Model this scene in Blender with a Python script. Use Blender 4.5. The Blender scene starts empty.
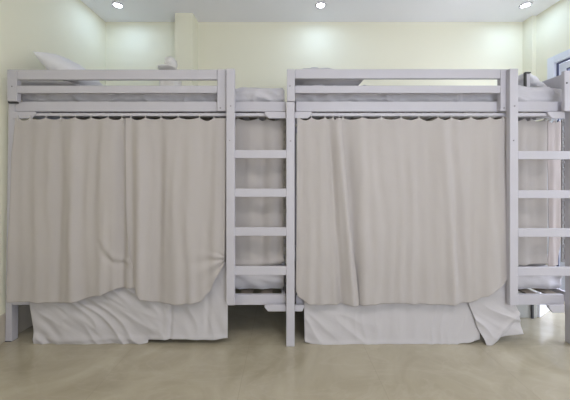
import bpy, bmesh, math, random
from mathutils import Vector, Matrix, noise
random.seed(7)
S = bpy.context.scene
C = S.collection
F, CX, CY, EYE = 280.0, 285.0, 178.0, 1.17      # focal length in pixels, vanishing point, eye height

def X(px, d): return (px - CX) * d / F
def Z(py, d): return EYE + (CY - py) * d / F

# ---------------------------------------------------------------- materials
def mat(name, col, rough=0.6, bump=0.0, bscale=60, var=0.0, vscale=3, spec=0.5, metal=0.0, detail=4):
    m = bpy.data.materials.new(name); m.use_nodes = True
    nt = m.node_tree; b = nt.nodes['Principled BSDF']
    b.inputs['Base Color'].default_value = (*col, 1)
    b.inputs['Roughness'].default_value = rough
    b.inputs['Metallic'].default_value = metal
    b.inputs['Specular IOR Level'].default_value = spec
    tc = nt.nodes.new('ShaderNodeTexCoord')
    if var > 0:
        n = nt.nodes.new('ShaderNodeTexNoise'); n.inputs['Scale'].default_value = vscale
        n.inputs['Detail'].default_value = detail
        nt.links.new(tc.outputs['Object'], n.inputs['Vector'])
        r = nt.nodes.new('ShaderNodeMixRGB')
        r.inputs[1].default_value = (*[c * (1 - var) for c in col], 1)
        r.inputs[2].default_value = (*[min(1, c * (1 + var)) for c in col], 1)
        nt.links.new(n.outputs['Fac'], r.inputs[0])
        nt.links.new(r.outputs[0], b.inputs['Base Color'])
    if bump > 0:
        n2 = nt.nodes.new('ShaderNodeTexNoise'); n2.inputs['Scale'].default_value = bscale
        n2.inputs['Detail'].default_value = 5
        nt.links.new(tc.outputs['Object'], n2.inputs['Vector'])
        bp = nt.nodes.new('ShaderNodeBump'); bp.inputs['Strength'].default_value = bump
        bp.inputs['Distance'].default_value = 0.01
        nt.links.new(n2.outputs['Fac'], bp.inputs['Height'])
        nt.links.new(bp.outputs['Normal'], b.inputs['Normal'])
    return m

def weave(name, col, var=0.05, bump=0.25, transl=0.12):
    """woven cloth: fine thread waves, slight colour slubs, a little light let through"""
    m = mat(name, col, 0.85, 0, 0, var, 2.2, 0.2)
    nt = m.node_tree; b = nt.nodes['Principled BSDF']
    tc = nt.nodes['Texture Coordinate']
    mp = nt.nodes.new('ShaderNodeMapping'); mp.inputs['Scale'].default_value = (30, 30, 240)
    nt.links.new(tc.outputs['Object'], mp.inputs['Vector'])
    n = nt.nodes.new('ShaderNodeTexNoise'); n.inputs['Scale'].default_value = 1.0; n.inputs['Detail'].default_value = 3
    nt.links.new(mp.outputs['Vector'], n.inputs['Vector'])
    n2 = nt.nodes.new('ShaderNodeTexNoise'); n2.inputs['Scale'].default_value = 14; n2.inputs['Detail'].default_value = 3
    nt.links.new(tc.outputs['Object'], n2.inputs['Vector'])
    ad = nt.nodes.new('ShaderNodeMath'); ad.operation = 'MULTIPLY_ADD'; ad.inputs[1].default_value = 0.3
    nt.links.new(n.outputs['Fac'], ad.inputs[0]); nt.links.new(n2.outputs['Fac'], ad.inputs[2])
    bp = nt.nodes.new('ShaderNodeBump'); bp.inputs['Strength'].default_value = bump; bp.inputs['Distance'].default_value = 0.006
    nt.links.new(ad.outputs[0], bp.inputs['Height']); nt.links.new(bp.outputs['Normal'], b.inputs['Normal'])
    if transl > 0:
        t = nt.nodes.new('ShaderNodeBsdfTranslucent'); t.inputs['Color'].default_value = (*col, 1)
        mx = nt.nodes.new('ShaderNodeMixShader'); mx.inputs[0].default_value = transl
        nt.links.new(b.outputs[0], mx.inputs[1]); nt.links.new(t.outputs[0], mx.inputs[2])
        nt.links.new(mx.outputs[0], nt.nodes['Material Output'].inputs['Surface'])
    return m

M = {}
M['wall'] = mat('cream_wall_paint', (0.89, 0.86, 0.69), 0.7, 0.04, 120, 0.012, 1.5, 0.3)
M['ceiling'] = mat('ceiling_paint', (0.96, 0.95, 0.97), 0.8, 0.02, 120, 0.01, 1.0, 0.2)
M['white'] = mat('white_painted_wood', (0.50, 0.485, 0.525), 0.42, 0.06, 35, 0.03, 5, 0.4)
M['base'] = mat('beige_skirting_tile', (0.5, 0.45, 0.37), 0.3, 0, 0, 0.04, 6)
M['curtain'] = weave('cream_curtain_cloth', (0.50, 0.465, 0.448), 0.03)
M['curtain_daylit'] = weave('daylight_tinted_curtain_cloth', (0.47, 0.41, 0.38), 0.02)  # copy of the curtain cloth with a daylight tint put into its colour
M['sheet'] = weave('white_bed_sheet', (0.56, 0.538, 0.55), 0.02, 0.3, 0.08)
M['linen'] = weave('white_mattress_cover', (0.53, 0.515, 0.54), 0.03, 0.45, 0.0)
M['pillow'] = weave('white_pillow_case', (0.78, 0.77, 0.80), 0.02, 0.35, 0.0)
M['slat'] = mat('pine_slat_wood', (0.22, 0.18, 0.14), 0.6, 0.1, 20, 0.15, 8)
M['steel'] = mat('brushed_steel', (0.45, 0.44, 0.42), 0.35, 0, 0, 0, 3, 0.5, 0.8)
M['strip'] = mat('dull_grey_steel', (0.34, 0.32, 0.30), 0.5)
M['dark'] = mat('dark_plastic', (0.05, 0.05, 0.055), 0.4)
M['bolt'] = mat('zinc_bolt_head', (0.30, 0.29, 0.30), 0.4, 0, 0, 0, 3, 0.5, 0.6)
M['frame'] = mat('white_window_profile', (0.74, 0.77, 0.85), 0.3)
M['gasket'] = mat('grey_gasket', (0.08, 0.09, 0.16), 0.5)
M['greybox'] = mat('grey_plastic_box', (0.42, 0.42, 0.40), 0.45, 0.02, 40, 0.04, 4)
M['whitebox'] = mat('white_carton', (0.86, 0.86, 0.90), 0.6, 0.02, 40, 0.02, 4)
M['clip'] = mat('white_curtain_clip', (0.50, 0.48, 0.46), 0.4)
M['plate'] = mat('wall_plate', (0.5, 0.49, 0.52), 0.5)
M['ground'] = mat('pale_terrace_concrete', (0.6, 0.6, 0.6), 0.8, 0.05, 30, 0.05, 3)

def floor_mat():
    m = bpy.data.materials.new('polished_beige_marble_tile'); m.use_nodes = True
    nt = m.node_tree; b = nt.nodes['Principled BSDF']; L = nt.links
    tc = nt.nodes.new('ShaderNodeTexCoord')
    n = nt.nodes.new('ShaderNodeTexNoise'); n.inputs['Scale'].default_value = 1.7; n.inputs['Detail'].default_value = 8
    n.inputs['Distortion'].default_value = 1.6; n.inputs['Roughness'].default_value = 0.6
    L.new(tc.outputs['Object'], n.inputs['Vector'])
    cr = nt.nodes.new('ShaderNodeValToRGB'); e = cr.color_ramp.elements
    e[0].position = 0.33; e[0].color = (0.325, 0.29, 0.213, 1)
    e[1].position = 0.66; e[1].color = (0.415, 0.377, 0.285, 1)
    L.new(n.outputs['Fac'], cr.inputs[0])
    v = nt.nodes.new('ShaderNodeTexNoise'); v.inputs['Scale'].default_value = 1.3; v.inputs['Detail'].default_value = 5
    v.inputs['Distortion'].default_value = 2.6
    mpv = nt.nodes.new('ShaderNodeMapping'); mpv.inputs['Rotation'].default_value = (0, 0, 0.7); mpv.inputs['Scale'].default_value = (1, 2.6, 1)
    L.new(tc.outputs['Object'], mpv.inputs['Vector']); L.new(mpv.outputs[0], v.inputs['Vector'])
    sb = nt.nodes.new('ShaderNodeMath'); sb.operation = 'SUBTRACT'; sb.inputs[1].default_value = 0.5; L.new(v.outputs['Fac'], sb.inputs[0])
    ab = nt.nodes.new('ShaderNodeMath'); ab.operation = 'ABSOLUTE'; L.new(sb.outputs[0], ab.inputs[0])
    vr = nt.nodes.new('ShaderNodeValToRGB'); vr.color_ramp.elements[0].position = 0.0; vr.color_ramp.elements[0].color = (0.14, 0.14, 0.14, 1)
    vr.color_ramp.elements[1].position = 0.03; vr.color_ramp.elements[1].color = (0, 0, 0, 1)
    L.new(ab.outputs[0], vr.inputs[0])
    m1 = nt.nodes.new('ShaderNodeMixRGB'); L.new(vr.outputs[0], m1.inputs[0]); L.new(cr.outputs[0], m1.inputs[1]); m1.inputs[2].default_value = (0.50, 0.45, 0.37, 1)
    br = nt.nodes.new('ShaderNodeTexBrick'); br.offset = 0; br.inputs['Scale'].default_value = 1
    br.inputs['Brick Width'].default_value = 0.8; br.inputs['Row Height'].default_value = 0.8
    br.inputs['Mortar Size'].default_value = 0.0018; br.inputs['Mortar Smooth'].default_value = 0.2
    mp = nt.nodes.new('ShaderNodeMapping'); mp.inputs['Location'].default_value = (0.60, 0.35, 0)
    L.new(tc.outputs['Object'], mp.inputs['Vector']); L.new(mp.outputs[0], br.inputs['Vector'])
    fm = nt.nodes.new('ShaderNodeMath'); fm.operation = 'MULTIPLY'; fm.inputs[1].default_value = 0.45
    L.new(br.outputs['Fac'], fm.inputs[0])
    m2 = nt.nodes.new('ShaderNodeMixRGB'); L.new(fm.outputs[0], m2.inputs[0]); L.new(m1.outputs[0], m2.inputs[1]); m2.inputs[2].default_value = (0.27, 0.23, 0.17, 1)
    L.new(m2.outputs[0], b.inputs['Base Color'])
    b.inputs['Roughness'].default_value = 0.13
    b.inputs['Specular IOR Level'].default_value = 0.6
    return m
M['floor'] = floor_mat()

def emit(name, col, s):
    m = bpy.data.materials.new(name); m.use_nodes = True; nt = m.node_tree
    b = nt.nodes['Principled BSDF']; b.inputs['Base Color'].default_value = (1, 1, 1, 1)
    b.inputs['Emission Color'].default_value = (*col, 1); b.inputs['Emission Strength'].default_value = s
    return m
M['lamp'] = emit('lit_downlight_lens', (0.93, 0.97, 1.0), 6)

def glass():
    m = bpy.data.materials.new('clear_window_glass'); m.use_nodes = True; nt = m.node_tree
    for n in list(nt.nodes):
        if n.type == 'BSDF_PRINCIPLED': nt.nodes.remove(n)
    t = nt.nodes.new('ShaderNodeBsdfTransparent'); t.inputs[0].default_value = (0.92, 0.95, 0.97, 1)
    g = nt.nodes.new('ShaderNodeBsdfGlossy'); g.inputs['Roughness'].default_value = 0.03
    lw = nt.nodes.new('ShaderNodeLayerWeight'); lw.inputs[0].default_value = 0.5
    pw = nt.nodes.new('ShaderNodeMath'); pw.operation = 'POWER'; pw.inputs[1].default_value = 4.0
    fr = nt.nodes.new('ShaderNodeMath'); fr.operation = 'MULTIPLY_ADD'; fr.inputs[1].default_value = 0.6; fr.inputs[2].default_value = 0.04
    nt.links.new(lw.outputs['Facing'], pw.inputs[0]); nt.links.new(pw.outputs[0], fr.inputs[0])
    mx = nt.nodes.new('ShaderNodeMixShader')
    nt.links.new(fr.outputs[0], mx.inputs[0]); nt.links.new(t.outputs[0], mx.inputs[1]); nt.links.new(g.outputs[0], mx.inputs[2])
    nt.links.new(mx.outputs[0], nt.nodes['Material Output'].inputs['Surface'])
    return m
M['glass'] = glass()

# ---------------------------------------------------------------- mesh helpers
def bx(bm, x0, x1, y0, y1, z0, z1):
    x0, x1 = sorted((x0, x1)); y0, y1 = sorted((y0, y1)); z0, z1 = sorted((z0, z1))
    v = [bm.verts.new(p) for p in ((x0,y0,z0),(x1,y0,z0),(x1,y1,z0),(x0,y1,z0),(x0,y0,z1),(x1,y0,z1),(x1,y1,z1),(x0,y1,z1))]
    for f in ((3,2,1,0),(4,5,6,7),(0,1,5,4),(1,2,6,5),(2,3,7,6),(3,0,4,7)): bm.faces.new([v[i] for i in f])
    return v

def box(x0, x1, y0, y1, z0, z1):
    bm = bmesh.new(); bx(bm, x0, x1, y0, y1, z0, z1); return bm

def prism(pts, y0, y1):
    """polygon in xz extruded along y"""
    bm = bmesh.new()
    a = [bm.verts.new((x, y0, z)) for x, z in pts]; b = [bm.verts.new((x, y1, z)) for x, z in pts]
    n = len(pts)
    bm.faces.new(a); bm.faces.new(b[::-1])
    for i in range(n): bm.faces.new((a[i], b[i], b[(i+1) % n], a[(i+1) % n]))
    bmesh.ops.recalc_face_normals(bm, faces=bm.faces[:])
    return bm

def tube(bm, p, q, r, n=12):
    p = Vector(p); q = Vector(q); d = q - p
    m = Matrix.Translation((p + q) / 2) @ d.to_track_quat('Z', 'Y').to_matrix().to_4x4()
    bmesh.ops.create_cone(bm, cap_ends=True, segments=n, radius1=r, radius2=r, depth=d.length, matrix=m)

def obj(name, bm, m, parent=None, bevel=0.0, smooth=False, solid=0.0, sub=0):
    lo = Vector((1e9,)*3); hi = -lo
    for v in bm.verts:
        for i in range(3): lo[i] = min(lo[i], v.co[i]); hi[i] = max(hi[i], v.co[i])
    if parent is None: org = Vector(((lo.x+hi.x)/2, (lo.y+hi.y)/2, lo.z))
    else:
        org = Vector((0, 0, 0)); p = parent
        while p: org += p.location; p = p.parent
    for v in bm.verts: v.co -= org
    me = bpy.data.meshes.new(name); bm.to_mesh(me); bm.free()
    me.materials.append(m)
    if smooth:
        for f in me.polygons: f.use_smooth = True
    o = bpy.data.objects.new(name, me); C.objects.link(o)
    if parent is None: o.location = org
    else: o.parent = parent
    if bevel:
        b = o.modifiers.new('bevel', 'BEVEL'); b.width = bevel; b.segments = 2; b.limit_method = 'ANGLE'
    if solid:
        s = o.modifiers.new('solid', 'SOLIDIFY'); s.thickness = solid; s.offset = 0
    if sub:
        s = o.modifiers.new('sub', 'SUBSURF'); s.levels = sub; s.render_levels = sub
    return o

def empty(name, loc, label, cat, group=None):
    o = bpy.data.objects.new(name, None); C.objects.link(o); o.location = loc
    return tag(o, label, cat, group)

def tag(o, label, cat, group=None):
    o['label'] = label; o['category'] = cat
    if group: o['group'] = group
    return o

def struct(o): o['kind'] = 'structure'; return o

# ---------------------------------------------------------------- room
LX, RX, BY, FY, H = -2.012, 2.71, 3.14, -1.7, 2.92
T = 0.12
struct(obj('floor', box(LX-T, RX+T, FY-T, BY+T, -0.1, 0), M['floor']))
struct(obj('ceiling', box(LX-T, RX+T, FY-T, BY+T, H, H+0.1), M['ceiling']))
struct(obj('wall_left', box(LX-T, LX, FY-T, BY+T, 0, H), M['wall']))
struct(obj('wall_back', box(LX, RX, BY, BY+T, 0, H), M['wall']))
bm = bmesh.new()                         # wall behind the camera, its wide window opening added for frontal light
bx(bm, LX, 0.4, FY-T, FY, 0, H); bx(bm, 2.4, RX, FY-T, FY, 0, H); bx(bm, 0.4, 2.4, FY-T, FY, 0, 0.7); bx(bm, 0.4, 2.4, FY-T, FY, 2.5, H)
struct(obj('wall_front', bm, M['wall']))
DY0, DY1, DZ = 1.45, 2.87, 2.39          # glazed balcony door opening in the right wall
bm = bmesh.new()
bx(bm, RX, RX+T, FY-T, DY0, 0, H); bx(bm, RX, RX+T, DY1, BY+T, 0, H); bx(bm, RX, RX+T, DY0, DY1, DZ, H)
struct(obj('wall_right', bm, M['wall']))
# pillars built into the back wall
struct(obj('wall_pillar_back', box(X(175, 2.97), X(193, 2.97), 2.97, BY, 0, H), M['wall']))
struct(obj('wall_pillar_corner', box(2.665, RX, 3.02, BY, 0, H), M['wall']))
# skirting
struct(obj('baseboard_left', box(LX, LX+0.010, FY, BY, 0, 0.20), M['base'], bevel=0.002))
struct(obj('baseboard_back', box(LX+0.012, 2.66, BY-0.010, BY, 0, 0.20), M['base'], bevel=0.002)) if False else None
bm = bmesh.new()
bx(bm, LX+0.011, X(175, 2.97), BY-0.010, BY, 0, 0.10); bx(bm, X(193, 2.97), 2.664, BY-0.010, BY, 0, 0.10)
struct(obj('baseboard_back', bm, M['base'], bevel=0.002))
bm = bmesh.new(); bx(bm, RX-0.01, RX, FY, DY0-0.001, 0, 0.10); bx(bm, RX-0.01, RX, DY1+0.001, 3.019, 0, 0.10)
struct(obj('baseboard_right', bm, M['base'], bevel=0.002))

# balcony door: frame, two leaves, glass
def ring_yz(bm, x0, x1, y0, y1, z0, z1, w, wb=None):
    wb = w if wb is None else wb
    bx(bm, x0, x1, y0, y0+w, z0, z1); bx(bm, x0, x1, y1-w, y1, z0, z1)
    bx(bm, x0, x1, y0+w, y1-w, z1-w, z1)
    if wb > 0: bx(bm, x0, x1, y0+w, y1-w, z0, z0+wb)
d = bpy.data.objects.new('door_1', None); C.objects.link(d); d.location = (RX, DY0, 0); struct(d)
bm = bmesh.new(); ring_yz(bm, RX-0.025, RX+0.09, DY0, DY1, 0.0, DZ, 0.075, 0.03)
obj('door_frame', bm, M['frame'], d, bevel=0.004)
bm = bmesh.new(); ring_yz(bm, RX+0.0, RX+0.01, DY0+0.075, DY1-0.075, 0.03, DZ-0.075, 0.016)
obj('gasket', bm, M['gasket'], d)
ym = (DY0 + DY1) / 2
for a, b in ((DY0+0.092, ym), (ym, DY1-0.092)):
    bm = bmesh.new(); ring_yz(bm, RX+0.012, RX+0.06, a, b, 0.046, DZ-0.092, 0.065)
    lf = obj('door_leaf', bm, M['frame'], d, bevel=0.003)
    bm = bmesh.new(); ring_yz(bm, RX+0.018, RX+0.05, a+0.065, b-0.065, 0.111, DZ-0.157, 0.010)
    obj('gasket', bm, M['gasket'], lf)
    obj('pane', box(RX+0.030, RX+0.036, a+0.066, b-0.066, 0.112, DZ-0.158), M['glass'], lf)
wn = bpy.data.objects.new('window_fill_added', None); C.objects.link(wn); wn.location = (1.55, FY, 0.7); struct(wn)  # unseen window, added to send soft light onto the bed fronts
bm = bmesh.new()
for a, b, c, e_ in ((0.4, 2.4, 0.7, 0.76), (0.4, 2.4, 2.44, 2.5), (0.4, 0.46, 0.76, 2.44), (2.34, 2.4, 0.76, 2.44), (1.36, 1.44, 0.76, 2.44)):
    bx(bm, a, b, FY-0.08, FY-0.03, c, e_)
obj('window_fill_frame', bm, M['frame'], wn, bevel=0.003)
for a, b in ((0.462, 1.358), (1.442, 2.338)):
    obj('pane', box(a, b, FY-0.058, FY-0.052, 0.762, 2.438), M['glass'], wn)
def sky_portal(loc, rot, sx, sy):
    l = bpy.data.lights.new('sky_portal', 'AREA'); l.shape = 'RECTANGLE'; l.size = sx; l.size_y = sy; l.cycles.is_portal = True
    o = bpy.data.objects.new('sky_portal', l); C.objects.link(o); o.location = loc; o.rotation_euler = rot
sky_portal((1.4, FY-0.10, 1.6), (math.radians(90), 0, 0), 2.0, 1.8)
sky_portal((RX+0.11, (DY0+DY1)/2, 1.2), (math.radians(90), 0, math.radians(90)), 1.4, 2.35)
tr = struct(obj('floor_terrace', box(RX+T+0.001, RX+5, -2, 6, -0.12, -0.02), M['ground']))

# ---------------------------------------------------------------- downlights, then added fill spots
def downlight(x, y, label, power):
    e = empty('downlight', (x, y, H-0.012), label, 'ceiling light', 'round recessed ceiling downlights')
    bm = bmesh.new(); r0, r1 = 0.040, 0.054; n = 32
    prof = [(r0, H-0.001), (r0, H-0.006), (r0+0.004, H-0.010), (r1-0.003, H-0.008), (r1, H-0.001)]
    rings = [[bm.verts.new((x + r*math.cos(2*math.pi*i/n), y + r*math.sin(2*math.pi*i/n), z)) for i in range(n)] for r, z in prof]
    for a, b in zip(rings, rings[1:]):
        for i in range(n): bm.faces.new((a[i], a[(i+1) % n], b[(i+1) % n], b[i]))
    bmesh.ops.recalc_face_normals(bm, faces=bm.faces[:])
    obj('trim_ring', bm, M['white'], e, smooth=True)
    bm = bmesh.new(); tube(bm, (x, y, H-0.006), (x, y, H-0.0005), r0-0.0005, 32)
    obj('lens', bm, M['lamp'], e)
    l = bpy.data.lights.new('downlight_beam', 'AREA'); l.energy = power; l.color = (0.47, 0.68, 1.0)
    l.shape = 'DISK'; l.size = 0.075
    lo = bpy.data.objects.new('lamp', l); C.objects.link(lo); lo.parent = e; lo.location = (0, 0, 0)
LB = 0.66
downlight(-1.69, 2.83, 'lit recessed downlight near the left back corner of the ceiling', LB)
downlight(0.36, 2.83, 'lit recessed downlight in the middle of the ceiling, above the back wall glow', LB)
downlight(2.43, 2.83, 'lit recessed downlight at the right end of the ceiling, by the corner pillar', LB)
for y in (0.45,):  # unseen spots without fittings, added to fill the front of the beds
    for x in (-1.1, 0.36, 1.85):
        l = bpy.data.lights.new('fill_spot', 'SPOT'); l.energy = 33; l.color = (1.0, 0.945, 0.90)
        l.spot_size = math.radians(160); l.spot_blend = 1.0; l.shadow_soft_size = 0.25
        lo = bpy.data.objects.new('fill_lamp', l); C.objects.link(lo); lo.location = (x, y, H-0.02)

# ---------------------------------------------------------------- bunk beds
def bolt(px, py, d, parent, r=0.0055, m='bolt'):
    bm = bmesh.new(); tube(bm, (X(px, d), d-0.0025, Z(py, d)), (X(px, d), d+0.001, Z(py, d)), r, 12)
    obj('bolt', bm, M[m], parent)

def rpx(x0, x1, y0, y1, dfront, dback):
    """board whose front face at depth dfront spans these picture limits"""
    return box(X(x0, dfront), X(x1, dfront), dfront, dback, Z(y1, dfront), Z(y0, dfront))

BV = 0.003
DG = 1.965       # guard rail front
DR = 2.0         # side rail front
DL = 1.93        # ladder front

def bracket(xa, xb, ya, yb, d0, d1, ch, parent, left=True, right=True):
    x0, x1, z0, z1 = X(xa, d0), X(xb, d0), Z(yb, d0), Z(ya, d0)
    pts = []
    pts += [(x0, z1), (x0, z1-0.35*(z1-z0)), (x0+ch, z0)] if left else [(x0, z1), (x0, z0)]
    pts += [(x1-ch, z0), (x1, z1-0.35*(z1-z0)), (x1, z1)] if right else [(x1, z0), (x1, z1)]
    obj('joint_block', prism(pts, d0, d1), M['white'], parent, bevel=0.002)

def bed(label, xo, first):
    """xo = picture offset of this bed; first = the bed against the left wall"""
    x_end = X(286 + xo, DR) if first else 2.085
    x_start = X(5, DR) if first else X(294.5, 1.94)
    e = empty('bunk_bed', ((x_start + x_end)/2, 2.45, 0), label, 'bunk bed', 'white wooden bunk beds set end to end')
    W = M['white']
    ztop = Z(101.5, DR)
    # front posts
    if first:
        bm = box(X(5, DR), X(11.5, DR), DR, DR+0.05, 0, ztop)
        for v in bm.verts: v.co.x += 0.024*v.co.z/ztop        # the post leans a little
        obj('post', bm, W, e, bevel=BV)
        obj('foot_cap', box(X(5, DR)+0.001, X(11.5, DR)-0.001, DR-0.001, DR+0.051, 0.0, 0.006), M['dark'], e)
        obj('end_cap', rpx(8, 17, 100.8, 103.2, 1.985, 1.999), M['dark'], e)
    else:
        for a, b, lo in ((286.3, 294.6, 1.94), (573.2, 581.5, 1.945)):
            obj('post', box(X(a, lo), X(b, lo), lo, lo+0.059, 0.004, Z(101.8, lo)), W, e, bevel=BV)
            obj('foot_cap', box(X(a, lo)+0.001, X(b, lo)-0.001, lo+0.001, lo+0.058, 0.0, 0.006), M['steel'], e)
        obj('guard_post', rpx(287, 294.8, 69, 101.2, 1.94, 1.964), W, e, bevel=BV)
        obj('guard_post', rpx(564.6, 574, 70.5, 111, 1.945, 1.969), W, e, bevel=BV)
        bolt(290, 86, 1.94, e); bolt(290.5, 141, 1.94, e); bolt(566.6, 83, 1.945, e, 0.006, 'dark')
    # side rails, front and back
    rs = X(15.3, DR) if first else X(296, DR)
    re = X(286 if first else 564.5, DR) 
    obj('side_rail', box(rs, re, DR, DR+0.03, Z(111.5, DR), Z(101.5, DR)), W, e, bevel=BV)
    obj('side_rail', box(X(12.2, DR) if first else rs, re, DR, DR+0.03, Z(305, DR), Z(295, DR)), W, e, bevel=BV)
    zu0, zu1, zl0, zl1 = Z(111.5, DR), Z(101.5, DR), Z(305, DR), Z(295, DR)
    xs = x_start + 0.001; xe = x_end - 0.002
    for px0, px1 in ((xs, xs+0.05), (xe-0.05, xe)):
        obj('post', box(px0, px1, 2.89, 2.94, 0, 1.95 - 0.25), W, e, bevel=BV)
    for z0, z1 in ((zu0, zu1), (zl0, zl1)):
        obj('side_rail', box(xs+0.051, xe-0.051, 2.90, 2.93, z0, z1), W, e, bevel=BV)
        # end boards
        obj('end_board', box(xs+0.005, xs+0.030, DR+0.051, 2.889, z0, z1), W, e, bevel=BV)
        obj('end_board', box(xe-0.030, xe-0.005, DR+0.051 if not first else DR+0.031, 2.889, z0, z1), W, e, bevel=BV)
        # slats
        n = 13
        bm = bmesh.new()
        for i in range(n):
            x = xs + 0.10 + (xe - xs - 0.28) * i / (n - 1)
            bx(bm, x, x+0.08, DR+0.031, 2.899, z1-0.016, z1-0.004)
        obj('slat_base', bm, M['slat'], e)
    if not first:      # tall board closing the foot end, seen receding at the far right
        obj('end_panel', box(2.057, 2.080, 2.01, 2.889, zu1+0.001, 1.942), W, e, bevel=BV)
    # guard rails in front of the mattress
    o = 0 if first else 283
    gx0, gx1 = (7, 226) if first else (295, 509.5)
    obj('guard_rail', rpx(gx0+ (10 if first else 0), gx1-9, 69.5 if first else 69, 79.5 if first else 78.5, DG, DG+0.024), W, e, bevel=BV)
    obj('guard_rail', rpx(gx0+ (10 if first else 0), gx1-9, 85.5, 93, DG, DG+0.024), W, e, bevel=BV)
    if first: obj('guard_post', rpx(7, 16.8, 69.5, 101, DG, DG+0.034), W, e, bevel=BV); bolt(12, 86.5, DG, e)
    obj('guard_post', rpx(gx1-8.8, gx1, 69, 111, DG, DG+0.034), W, e, bevel=BV)
    bolt(gx1-5.5, 108, DG, e, 0.006)
    # ladder
    lx = 226.2 if first else 510
    ld = obj('ladder', rpx(lx, lx+8.3, 68.5, 305.5, DL, DL+0.034), W, e, bevel=BV)
    bolt(lx+4.5, 106, DL, ld); bolt(lx+3.5, 140.5, DL, ld, 0.004, 'dark' if not first else 'bolt')
    obj('ladder_shim', rpx(lx+1, lx+8, 101.5, 111, DL+0.0345, DR-0.0005), W, ld)
    obj('ladder_shim', rpx(lx+1, lx+8, 295, 304.5, DL+0.0345, DR-0.0005), W, ld)
    ys = ((150, 158.3), (188.7, 197), (227.5, 236), (266.5, 275.3)) if first else ((151, 159.3), (190.3, 198.3), (228.5, 237), (267.3, 276))
    r1 = 286.6 if first else 572.8
    for a, b in ys:
        obj('rung', rpx(lx+8.2, r1, a, b, DL+0.012, DL+0.033), W, ld, bevel=BV)
    # curtain track under the upper rail
    bm = bmesh.new(); bx(bm, X(17 if first else 297, 1.985), X(286 if first else 564, 1.985), 1.985, 2.03, Z(116, 1.985), Z(113, 1.985))
    obj('curtain_track', bm, W, e, bevel=0.002)
    # joint blocks
    if first:
        bracket(11.8, 36, 111.7, 118.3, DG+0.012, DR-0.016, 0.03, e, left=False)
    else:
        bracket(265, 312, 111.7, 118.5, DG+0.036, DG+0.060-0.0, 0.03, e) if False else None
        bracket(264.5, 286.2, 111.7, 118.3, 1.97, 1.984, 0.03, e, right=False)
        bracket(294.8, 312, 111.7, 118.3, 1.97, 1.984, 0.03, e, left=False)
        bracket(264.5, 286.2, 305.2, 311.5, 1.965, 1.985, 0.025, e, right=False)
        bracket(294.8, 304, 305.2, 311.5, 1.965, 1.985, 0.012, e, left=False)
        bracket(548, 564.8, 111.7, 118.3, 1.97, 1.984, 0.03, e, right=False)
        bracket(549, 564.8, 305.2, 312.8, 1.965, 1.985, 0.03, e, right=False)
    # slotted hanging strip beside the post
    sx = 283.4 if first else 562.6
    bm = bmesh.new()
    d0 = 2.035
    x0, x1 = X(sx-0.6, d0), X(sx+2.8, d0)
    z0, z1 = Z(262, d0), Z(119, d0)
    bx(bm, x0, x0+0.006, d0, d0+0.008, z0, z1); bx(bm, x1-0.006, x1, d0, d0+0.008, z0, z1)
    z = z0
    while z < z1 - 0.02:
        bx(bm, x0+0.006, x1-0.006, d0, d0+0.004, z, z+0.022); z += 0.055
    obj('slotted_strip', bm, M['strip'], e)
    return e

bedL = bed('white wooden bunk bed on the left, standing against the left wall', 0, True)
bedR = bed('white wooden bunk bed on the right, reaching from the middle floor post towards the door', 0, False)

# ---------------------------------------------------------------- mattresses
def fb(x, y, z=0.0, s=1.0): return noise.noise(Vector((x*s, y*s, z*s)))

def mattress(x0, x1, y0, y1, z0, z1, label, seed, wr=0.012):
    bm = bmesh.new()
    nx, ny, nz = 150, 36, 9
    bx(bm, x0, x1, y0, y1, z0, z1)
    bmesh.ops.subdivide_edges(bm, edges=[e for e in bm.edges if abs(e.verts[0].co.x-e.verts[1].co.x) > 0.1], cuts=nx)
    bmesh.ops.subdivide_edges(bm, edges=[e for e in bm.edges if abs(e.verts[0].co.y-e.verts[1].co.y) > 0.1], cuts=ny, use_grid_fill=True)
    bmesh.ops.subdivide_edges(bm, edges=[e for e in bm.edges if abs(e.verts[0].co.z-e.verts[1].co.z) > 0.03], cuts=nz, use_grid_fill=True)
    cx, cy, cz = (x0+x1)/2, (y0+y1)/2, (z0+z1)/2
    h = (z1-z0)/2
    for v in bm.verts:
        c = v.co
        tz = (c.z - cz) / h
        # rounded long and short edges
        inset = 0.022 * max(0, abs(tz) - 0.45) ** 2 / 0.3
        if abs(c.y - y0) < 1e-4: c.y += inset
        if abs(c.y - y1) < 1e-4: c.y -= inset
        if abs(c.x - x0) < 1e-4: c.x += inset
        if abs(c.x - x1) < 1e-4: c.x -= inset
        a = c.x * 7 + (c.z - z0) * 34 + seed
        rg = 1 - abs(2.2*fb(c.x*6 + (c.z-z0)*7, (c.z-z0)*8 - c.x*2 + c.y*5, seed)); rg = max(0, rg)**3
        w = fb(a*0.9, c.y*2.0+seed, 3.3) + 0.5*fb(c.x*18+seed, c.z*20, c.y*9)
        ww = fb(c.x*4+seed, (c.z-z0)*9 + c.x*9, seed)
        if c.y < y0 + 0.03: c.y += wr * (0.6*w + 1.6*abs(ww)**0.7) + wr*0.1 - 0.017*rg + 0.009
        if tz > 0.2: c.z += 0.012 * fb(c.x*5+seed, c.y*5, 1.0) - 0.003 + 0.010*rg
    o = obj('mattress', bm, M['linen'], None, smooth=True)
    return tag(o, label, 'mattress')

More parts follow.
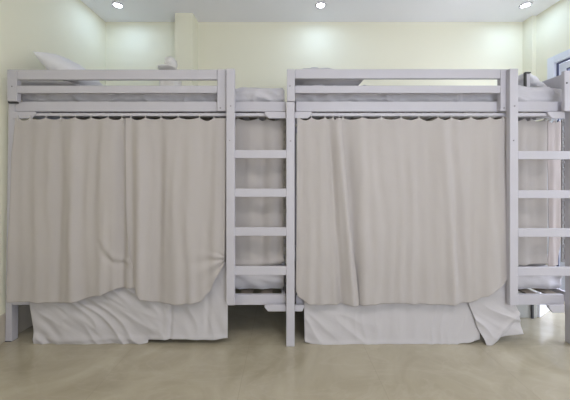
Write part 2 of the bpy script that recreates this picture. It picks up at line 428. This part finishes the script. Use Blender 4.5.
mu0, mu1 = Z(101.4, DR)+0.002, Z(85.8, 2.05)
ml0, ml1 = Z(295, DR)+0.006, Z(271, 2.05)
mattress(-1.935, -0.004, 2.04, 2.89, mu0, mu1-0.008, 'thin mattress in a wrinkled white cover, top bunk of the left bed', 1.0)
mattress(0.072, 2.054, 2.04, 2.89, mu0, mu1, 'thin mattress in a wrinkled white cover, top bunk of the right bed', 5.3)
mattress(-1.935, -0.004, 2.07, 2.89, ml0, ml1, 'lower bunk mattress of the left bed, white, seen through its ladder', 11.0, 0.005)
mattress(0.072, 2.054, 2.07, 2.89, ml0, ml1, 'lower bunk mattress of the right bed, white, seen through its ladder', 17.7, 0.005)

# ---------------------------------------------------------------- hanging cloth
def lerp_pts(pts, t):
    if t <= pts[0][0]: return pts[0][1]
    for (a, va), (b, vb) in zip(pts, pts[1:]):
        if t <= b:
            k = (t-a)/(b-a); k = k*k*(3-2*k)*0.5 + k*0.5
            return va + (vb-va)*k
    return pts[-1][1]

def sm(a, b, t):
    t = max(0, min(1, (t-a)/(b-a))); return t*t*(3-2*t)

def cloth(name, d, left, right, top, bottom, disp, m, nx=200, nz=120, solid=0.003, parent=None):
    """left/right: edge x over picture y; top/bottom: edge y over u 0..1; disp(x,y)->depth offset in m. Plane at depth d."""
    bm = bmesh.new(); g = []
    for i in range(nx+1):
        u = i/nx; col = []
        xt = None
        y0, y1 = top(u), bottom(u)
        for j in range(nz+1):
            v = j/nz; y = y0 + (y1-y0)*v
            xl, xr = left(y), right(y)
            x = xl + (xr-xl)*u
            dd = disp(x, y)
            col.append(bm.verts.new((X(x, d), d + dd, Z(y, d))))
        g.append(col)
    for i in range(nx):
        for j in range(nz):
            bm.faces.new((g[i][j], g[i][j+1], g[i+1][j+1], g[i+1][j]))
    return obj(name, bm, m, parent, smooth=True, solid=solid)

def folds(lst, seed, amp=0.006, per=13.0):
    """lst: (x_top, x_bottom, half width, depth offset (minus = towards the camera))"""
    def f(x, y):
        t = (y-118)/182.0
        r = 0.0
        for xt, xb, w, a in lst:
            xc = xt + (xb-xt)*t
            k = (x-xc)/w
            r += a*math.exp(-k*k)
        xx = x + 5*fb(x*0.02+seed, y*0.006)
        r += amp*(0.7*math.sin(xx*2*math.pi/per + seed*3 + 2*fb(x*0.03, y*0.01+seed)) * (0.5+0.7*fb(x*0.04+seed*2, y*0.004)+0.3))
        r += 0.005*fb(x*0.05+seed, y*0.018, 2.2) + 0.0015*fb(x*0.15, y*0.06, seed)
        return r
    return f

def rings(curt, xs, ytop, d, yrod=115.0):
    for x in xs:
        bm = bmesh.new()
        x0 = X(x, d)
        bx(bm, x0-0.0022, x0+0.0022, d-0.0015, d+0.0015, Z(ytop+1.8, d), Z(yrod, d))
        bx(bm, x0-0.0045, x0+0.0045, d-0.003, d+0.003, Z(ytop+3.2, d), Z(ytop+0.5, d))
        obj('curtain_hook', bm, M['clip'], curt)

def scallop(xs, left, right, base=117.6, sag=2.6):
    def f(u):
        x = left(118) + (right(118)-left(118))*u
        # distance to the neighbouring hooks
        for a, b in zip(xs, xs[1:]):
            if a <= x <= b:
                k = (x-a)/(b-a)
                return base + sag*math.sin(math.pi*k)**0.8*(0.7+0.5*fb(a*0.7, 3.1))
        return base + 0.8
    return f

def const(v): return lambda t: v
def poly(*pts): return lambda t: lerp_pts(pts, t)

def curtain(label, d, left, right, xs, bottom, lst, seed, amp, slope=-0.02, extra=None, sag=3.6, base=117.4, nx=200, nz=190, m='curtain', group='cream curtains hung under the top bunks', per=13.0):
    fo = folds(lst, seed, amp, per)
    def disp(x, y):
        t = (y-118)/182.0
        a = 1.6*fo(x, y) * (0.4 + 0.6*sm(0, 0.25, t))
        r = a + slope*t
        if extra: r += extra(x, y)
        return r
    c = cloth('curtain', d, left, right, scallop(xs, left, right, base, sag), bottom, disp, M[m], nx, nz)
    tag(c, label, 'curtain', group)
    rings(c, [x for x in xs if left(118) <= x <= right(118)], base, d)
    return c

# left bed, left panel (hem rises into a tuck near its right edge)
def tuckL(x, y):
    # rolled tuck curling under at picture 112..130, 240..262
    r = 0
    dx, dy = x-129, y-238
    dist = math.hypot(dx, dy*1.0)
    k = sm(-2, 6, dy) * (1-sm(128, 134, x))
    r -= 0.009*math.exp(-((dist-22)/3.0)**2)*k
    r += 0.007*math.exp(-((dist-27.5)/3.0)**2)*k
    r += 0.005*sm(22, 12, 0)*0
    r -= 0.006*math.exp(-((x-107.5)/2.6)**2)*sm(195, 235, y)*(1-sm(236, 246, y))
    # loose flap below the roll
    r -= 0.006*sm(118, 121, x)*(1-sm(131, 134, x))*sm(262, 266, y)
    return r
curtain('cream curtain at the far left, hem rising to a rolled tuck', 1.972,
        poly((118, 15), (160, 12.5), (300, 11)), poly((118, 124), (200, 126), (255, 131), (270, 135), (290, 138)),
        [18, 30, 46, 61, 75.5, 91, 108, 122], lambda u: lerp_pts(((0, 300.5), (0.4, 301.5), (0.52, 299.5), (0.72, 293), (0.85, 287.5), (1, 287)), u) + 0.8*fb(u*9, 0.3),
        [(62, 60, 7, 0.010), (72, 76, 6, -0.016), (95, 90, 7, 0.006), (28, 24, 9, 0.006), (108, 104, 6, -0.007), (121, 124, 5, 0.022)], 1.7, 0.0035, extra=tuckL, slope=-0.032)
# left bed, right panel (hem gathers up to the ladder)
def gathL(x, y):
    # creases fanning out from the gathering point beside the ladder
    dx, dy = 228-x, y-258
    dist = math.hypot(dx, dy)
    if dy < -12: return 0
    th = math.atan2(dy, dx)
    return 0.0055*math.sin(th*9.0+0.6)*(1-sm(22, 52, dist))*sm(-12, 4, dy) - 0.004*math.exp(-((th-0.95)/0.12)**2)*(1-sm(30, 50, dist))
curtain('cream curtain just left of the left ladder, hem gathered up at its right corner', 1.976,
        poly((118, 125.5), (200, 127.5), (262, 131), (285, 134)), poly((118, 226), (240, 225.5), (262, 225), (280, 220), (302, 216)),
        [131, 145.5, 161, 178.5, 199.5, 214], lambda u: lerp_pts(((0, 268), (0.03, 284), (0.12, 297), (0.3, 301.5), (0.6, 302), (0.82, 300), (0.91, 290), (0.96, 276), (1, 265)), u),
        [(131, 133, 4, 0.006), (140, 143, 6, -0.014), (157, 160, 7, 0.014), (172, 176, 8, -0.008), (190, 196, 9, -0.010), (205, 204, 7, 0.008)], 4.2, 0.0035, extra=gathL, slope=-0.034)

# right bed, narrow left panel, its free edge bunched into a soft slanting ridge
curtain('narrow cream curtain beside the middle floor post, its right edge bunched into a slanting ridge', 1.967,
        poly((118, 297), (290, 296), (305, 303)), poly((118, 341), (200, 347), (300, 358)),
        [299, 311.5, 325, 333, 339], lambda u: lerp_pts(((0, 296), (0.12, 303), (0.8, 303.5), (1, 304.5)), u),
        [(306, 310, 6, -0.004), (329, 341, 3.6, 0.015), (337.5, 352.5, 3.6, -0.013), (318, 322, 5, -0.005)], 8.1, 0.003, nx=110)
# right bed, wide panel
curtain('wide cream curtain across the right bed, hem lifting at its right corner', 1.972,
        poly((118, 336), (300, 350)), poly((118, 507.5), (270, 508.5), (302, 500)),
        [343, 362, 381.5, 401, 419, 438, 451, 471, 489, 503], lambda u: lerp_pts(((0, 304), (0.3, 301.5), (0.62, 303), (0.78, 301), (0.88, 294), (0.95, 286), (1, 279)), u) + 0.7*fb(u*11, 5.0),
        [(346, 356, 5, 0.016), (360, 366, 7, -0.006), (428, 420, 6, 0.006), (443, 452, 5, -0.012), (452, 462, 5, 0.008), (456, 466, 4, -0.006), (487, 492, 7, -0.010), (503, 505, 6, 0.008)], 6.4, 0.0035, slope=-0.030, nx=260)
# curtains inside the ladder openings
def curlG(x, y):
    k = (x-234)/50.0
    yc = 264 - 10*max(0, k-0.55)**1.0
    return -0.020*math.exp(-((y-yc)/3.0)**2) - 0.012*math.exp(-((x-281+0.0*y)/3.0)**2)*sm(220, 245, y)
curtain('cream curtain behind the rungs of the left ladder, hem curled on the mattress', 2.058,
        poly((118, 216), (262, 218)), poly((118, 287), (262, 284)),
        [220, 238, 258, 267, 281], lambda u: lerp_pts(((0, 267), (0.5, 267), (0.8, 266), (0.93, 263), (1, 262)), u),
        [(262, 262, 5, 0.008), (250, 250, 6, -0.006), (272, 270, 5, -0.004)], 3.7, 0.003, slope=0.0, extra=curlG, nx=120, base=118.3, per=16.0)
curtain('cream curtain hanging behind the rungs of the right bed ladder', 2.058,
        poly((118, 498), (262, 500)), poly((118, 547), (262, 547.5)),
        [502, 524, 531, 545], lambda u: lerp_pts(((0, 266), (1, 264)), u),
        [(535, 535, 6, 0.008), (524, 522, 6, -0.006)], 9.7, 0.003, slope=0.0, nx=100, base=118.3)
fb_daylit = lambda x, y: 0.04*(x-548)/18.0
curtain('narrow cream curtain end, tinted pinkish for daylight, at the far right, behind the ladder rungs by the end post', 2.085,
        poly((118, 547.2), (240, 549), (262, 547)), poly((118, 566), (240, 566), (262, 562)),
        [549, 556, 564], lambda u: 266.5, [(553, 553, 4, -0.006)], 12.1, 0.002, slope=0.0, extra=fb_daylit, nx=40, base=119.5, m='curtain_daylit')
# white knotted hooks end of the track at the far right
cordp = bedR
cb = bmesh.new()
for px, py, r in ((549, 118.6, 0.011), (553, 119.2, 0.009), (558.5, 118.8, 0.010)):
    bmesh.ops.create_uvsphere(cb, u_segments=14, v_segments=10, radius=r, matrix=Matrix.Translation((X(px, 2.03), 2.03+0.02, Z(py, 2.03))))
tube(cb, (X(536, 2.05), 2.05, Z(118.8, 2.05)), (X(550, 2.05), 2.05, Z(116.8, 2.05)), 0.0035, 8)
tube(cb, (X(549, 2.05), 2.05, Z(117.5, 2.05)), (X(559, 2.05), 2.05, Z(118, 2.05)), 0.0035, 8)
tag(obj('knotted_cord', cb, M['pillow'], None, smooth=True), 'knotted white cord under the far right end of the track', 'cord')

# ---------------------------------------------------------------- bed sheets hanging to the floor
def creases(seed, ang, sc, amp):
    ca, sa = math.cos(ang), math.sin(ang)
    def f(x, y):
        a = (x*ca + y*sa)/sc; b = (-x*sa + y*ca)/(sc*4.5)
        n = noise.noise(Vector((a + 0.8*fb(x*0.03, y*0.03, seed), b, seed)))
        n2 = noise.noise(Vector((a*2.3, b*2.0, seed+9)))
        return amp*(1-2*abs(n)*1.5) * -1 + amp*0.35*n2
    return f
cA = creases(2.2, math.radians(-52), 12, 0.009)
cB = creases(5.1, math.radians(-20), 14, 0.006)
def dispSL(x, y):
    t = (y-270)/75.0
    e = sm(30, 50, x)
    r = 0.0
    k = 1 - sm(150, 185, x)
    r += cA(x, y)*k*e + cB(x, y)*(1-k)
    r += 0.009*math.exp(-((x-171)/1.8)**2) - 0.004*math.exp(-((x-167)/3)**2)       # stitched seam
    r -= 0.006*math.exp(-((y-338)/3.0)**2)
    r -= 0.012*sm(0.3, 1.0, t)
    r += 0.014*math.exp(-((x-208)/3.0)**2)*sm(262, 300, y)*(1-sm(325, 340, y))*0.6
    return r
s = cloth('bed_sheet', 1.99, poly((262, 26), (300, 29.5), (332, 35), (344, 35)), poly((262, 226.5), (300, 228), (337, 228)),
          lambda u: 262 + 6*math.sin(u*3.1), lambda u: lerp_pts(((0, 344.6), (0.3, 344), (0.55, 342.6), (0.588, 341.9), (0.592, 338.6), (0.75, 337.5), (0.9, 338.5), (1, 337)), u) + 0.4*fb(u*22, 1), dispSL, M['sheet'], 260, 90)
tag(s, 'wrinkled white sheet hanging to the floor below the left bed curtains', 'bed sheet', 'white sheets hanging from the lower bunks')

cC = creases(7.3, math.radians(-60), 17, 0.009)
cD = creases(3.3, math.radians(8), 12, 0.006)
def dispSR(x, y):
    t = (y-270)/75.0
    k = 1 - sm(330, 400, x)
    return cC(x, y)*k + cD(x, y)*(1-k)*0.8 - 0.012*sm(0.3, 1, t) - 0.004*math.exp(-((y-342)/2.5)**2)
s = cloth('bed_sheet', 1.99, poly((262, 303), (310, 304), (338, 304.5), (346, 306)), poly((262, 482), (310, 479), (345, 478)),
          lambda u: 262 + 5*math.sin(u*4), lambda u: lerp_pts(((0, 341), (0.05, 343.5), (0.3, 346), (0.6, 345.2), (0.8, 344), (0.93, 341.5), (1, 338)), u) + 0.4*fb(u*22, 6), dispSR, M['sheet'], 220, 90)
tag(s, 'long white sheet hanging to the floor below the wide right bed curtain', 'bed sheet', 'white sheets hanging from the lower bunks')

# folded corner of the sheet, pointed at its lower tip (468,300)-(485,346)-(521,335)
cE = creases(1.3, math.radians(-60), 11, 0.006)
def dispC(x, y):
    r = cE(x, y)
    # crease where the flap lies back: diagonal from (486,346) to (512,318)
    k = (y - 346) + (x-486)*1.05
    r -= 0.010*math.exp(-(k/3.0)**2)*sm(486, 496, x)
    r += 0.012*sm(2, 8, k)
    r -= 0.010*sm(0.0, 1.0, (y-285)/60) 
    return r
s = cloth('bed_sheet', 1.975, poly((280, 480), (300, 467.5), (322, 475), (346, 485.5)), poly((276, 508.5), (300, 514), (318, 520), (334, 523), (346, 523)),
          lambda u: lerp_pts(((0, 299), (0.45, 290), (1, 276)), u), lambda u: lerp_pts(((0, 346.2), (0.06, 345), (0.3, 341.5), (0.45, 337), (0.7, 335.5), (1, 334)), u), dispC, M['sheet'], 90, 90)
tag(s, 'white sheet corner folded into a point at the right foot of the wide curtain', 'bed sheet', 'white sheets hanging from the lower bunks')

# ---------------------------------------------------------------- pillows and loose bedding
def pillow(name, cx, cy, cz, w, l, h, rot, label, seed, m='pillow', cat='pillow', wr=0.010, group=None):
    bm = bmesh.new(); N = 44
    def pt(u, v, s):
        a, b = abs(u), abs(v)
        t = max(0, (1-a**2.4))**0.5 * max(0, (1-b**2.4))**0.5
        # edges pull in between the corners
        x = u*(1-0.10*(1-b*b)*0.0 - 0.07*(1-v*v)*a**3); y = v*(1-0.07*(1-u*u)*b**3)
        zz = s*t*0.5*h
        n = fb(u*2.6+seed, v*2.6, s*1.0)+0.5*fb(u*6+seed, v*6, s)
        zz += wr*n*min(1, t*2.2)
        return Vector((x*w/2, y*l/2, zz))
    g = {}
    for s in (1, -1):
        for i in range(N+1):
            for j in range(N+1):
                edge = i in (0, N) or j in (0, N)
                if s == -1 and edge: g[(s, i, j)] = g[(1, i, j)]; continue
                g[(s, i, j)] = bm.verts.new(pt(2*i/N-1, 2*j/N-1, s))
    for s in (1, -1):
        for i in range(N):
            for j in range(N):
                f = (g[(s,i,j)], g[(s,i+1,j)], g[(s,i+1,j+1)], g[(s,i,j+1)])
                bm.faces.new(f if s == 1 else f[::-1])
    R = Matrix.Rotation(rot[2], 4, 'Z') @ Matrix.Rotation(rot[1], 4, 'Y') @ Matrix.Rotation(rot[0], 4, 'X')
    bmesh.ops.transform(bm, matrix=Matrix.Translation((cx, cy, cz)) @ R, verts=bm.verts[:])
    o = obj(name, bm, M[m], None, smooth=True)
    return tag(o, label, cat, group)

rd = math.radians
# flat pillows behind the guard rails
pillow('pillow', X(52, 2.22), 2.24, mu1+0.037, X(90, 2.2)-X(15, 2.2), 0.36, 0.075, (rd(2), rd(1), 0), 'flat white pillow behind the guard rail at the far left end', 1.0, 'linen')
pillow('pillow', X(326, 2.22), 2.26, mu1+0.096, 0.56, 0.34, 0.175, (rd(1), rd(4), 0), 'white pillow behind the guard rail of the top right bunk, beside the middle post', 2.5, 'linen', wr=0.014)
# standing pillow leaning on the left wall
pillow('pillow', -1.715, 2.27, mu1+0.165, 0.40, 0.36, 0.17, (rd(0), rd(32), 0), 'white pillow tipped up above the guard rail, leaning on the left wall', 5.5)
# folded towel bundle (broad flat layer with a rolled top)
e = empty('towel_bundle', (X(170, 2.4), 2.5, mu1), 'off-white folded towel bundle standing on the top left bunk before the wall pillar', 'towel')
M['towel'] = weave('off_white_towel', (0.80, 0.77, 0.73), 0.04, 0.6, 0.0)
def lump(cx, cy, cz, rx, ry, rz, seed, ex=2.6, rot=0):
    bm = bmesh.new(); bmesh.ops.create_icosphere(bm, subdivisions=4, radius=1)
    for v in bm.verts:
        c = v.co
        k = (abs(c.x)**ex+abs(c.y)**ex+abs(c.z)**ex)**(-1/ex)
        c *= k
        c *= 1 + 0.10*fb(c.x*2.2+seed, c.y*2.2, c.z*2.2) + 0.05*fb(c.x*6+seed, c.y*6, c.z*6)
        c.x *= rx; c.y *= ry; c.z *= rz
    bmesh.ops.transform(bm, matrix=Matrix.Translation((cx, cy, cz)) @ Matrix.Rotation(rot, 4, 'Y'), verts=bm.verts[:])
    return bm
d = 2.5
obj('folded_base', lump(X(171, d), d, (mu1+Z(71, d))/2-0.004, X(180, d)-X(171, d), 0.10, (Z(71, d)-mu1)/2+0.004, 1, 3), M['towel'], e, smooth=True)
obj('flat_layer', lump(X(168.5, d), d, Z(69.4, d), X(177, d)-X(168.5, d), 0.10, 0.015, 4, 3, rd(-4)), M['towel'], e, smooth=True)
obj('rolled_top', lump(X(171, d), d, Z(63.5, d), X(176.5, d)-X(171, d), 0.07, 0.052, 7, 2.3, rd(-15)), M['towel'], e, smooth=True)

# right end of the top right bunk: white pillow, grey blanket, dark wall socket plate
pillow('pillow', 1.975, 2.30, mu1+0.098, 0.20, 0.22, 0.08, (rd(0), rd(38), rd(0)), 'small white pillow pointing up beside the dark picture frame at the far right', 8.5)
# dark framed board standing on the mattress against the back, near the corner
dd = 2.17
e = empty('picture_frame', (X(528, dd), dd, mu1), 'small dark-edged frame standing on the top right bunk near the corner pillar', 'picture frame')
x0, x1, zt = X(525.6, dd), X(531.5, dd), Z(71.8, dd)
bm = bmesh.new()
bx(bm, x0, x0+0.010, dd, dd+0.02, mu1, zt); bx(bm, x0+0.010, x1-0.004, dd, dd+0.02, zt-0.010, zt)
bx(bm, x0+0.010, x1-0.004, dd, dd+0.02, mu1, mu1+0.012)
obj('frame_edge', bm, M['dark'], e, bevel=0.001)
obj('backing_panel', box(x0+0.010, x1-0.004, dd+0.006, dd+0.014, mu1+0.012, zt-0.014), M['plate'], e)

# crumpled cloth on the lower right bunk
bmc = lump(1.93, 2.25, ml1+0.06, 0.12, 0.15, 0.075, 3.1, 2.2)
for v in bmc.verts: v.co.z = max(v.co.z, ml1+0.002) + 0.0
tag(obj('crumpled_sheet', bmc, M['sheet'], None, smooth=True), 'crumpled white sheet heaped on the lower right bunk beside the end post', 'bed sheet')

# storage under the right bed
e = empty('storage_box', (X(527, 2.36), 2.45, 0), 'grey storage box with a dark strap on the floor under the right bed', 'storage box')
x0, x1 = X(490, 2.34), X(537.3, 2.34)
obj('box_body', box(x0, x1, 2.34, 2.70, 0.0, 0.20), M['greybox'], e, bevel=0.006)
obj('lid', box(x0-0.004, x1+0.004, 2.334, 2.706, 0.201, 0.222), M['greybox'], e, bevel=0.004)
obj('strap', box(X(530.5, 2.34), X(532.6, 2.34), 2.328, 2.3335, 0.0, 0.20), M['dark'], e)
bm = box(0, 0.32, 0, 0.03, 0, 0.24)
bmesh.ops.transform(bm, matrix=Matrix.Translation((2.135, 2.345, 0)) @ Matrix.Rotation(rd(32), 4, 'Z'), verts=bm.verts[:])
tag(obj('shelf_board', bm, M['whitebox'], None, bevel=0.003), 'white board standing on its edge under the bed, beside the grey storage box', 'board')

# ---------------------------------------------------------------- sky, camera, view
w = bpy.data.worlds.new('sky'); S.world = w; w.use_nodes = True
bg = w.node_tree.nodes['Background']; bg.inputs[0].default_value = (0.93, 0.94, 1.06, 1); bg.inputs[1].default_value = 3.2
cam = bpy.data.cameras.new('camera'); co = bpy.data.objects.new('camera', cam); C.objects.link(co)
co.location = (0, 0, EYE); co.rotation_euler = (math.radians(90), 0, 0)
cam.sensor_width = 36; cam.lens = F/570*36; cam.shift_y = -22/570; cam.shift_x = 0; cam.clip_start = 0.05
S.camera = co
S.view_settings.view_transform = 'Standard'; S.view_settings.look = 'None'
S.view_settings.exposure = 1.24; S.view_settings.gamma = 1; S.view_settings.use_curve_mapping = False
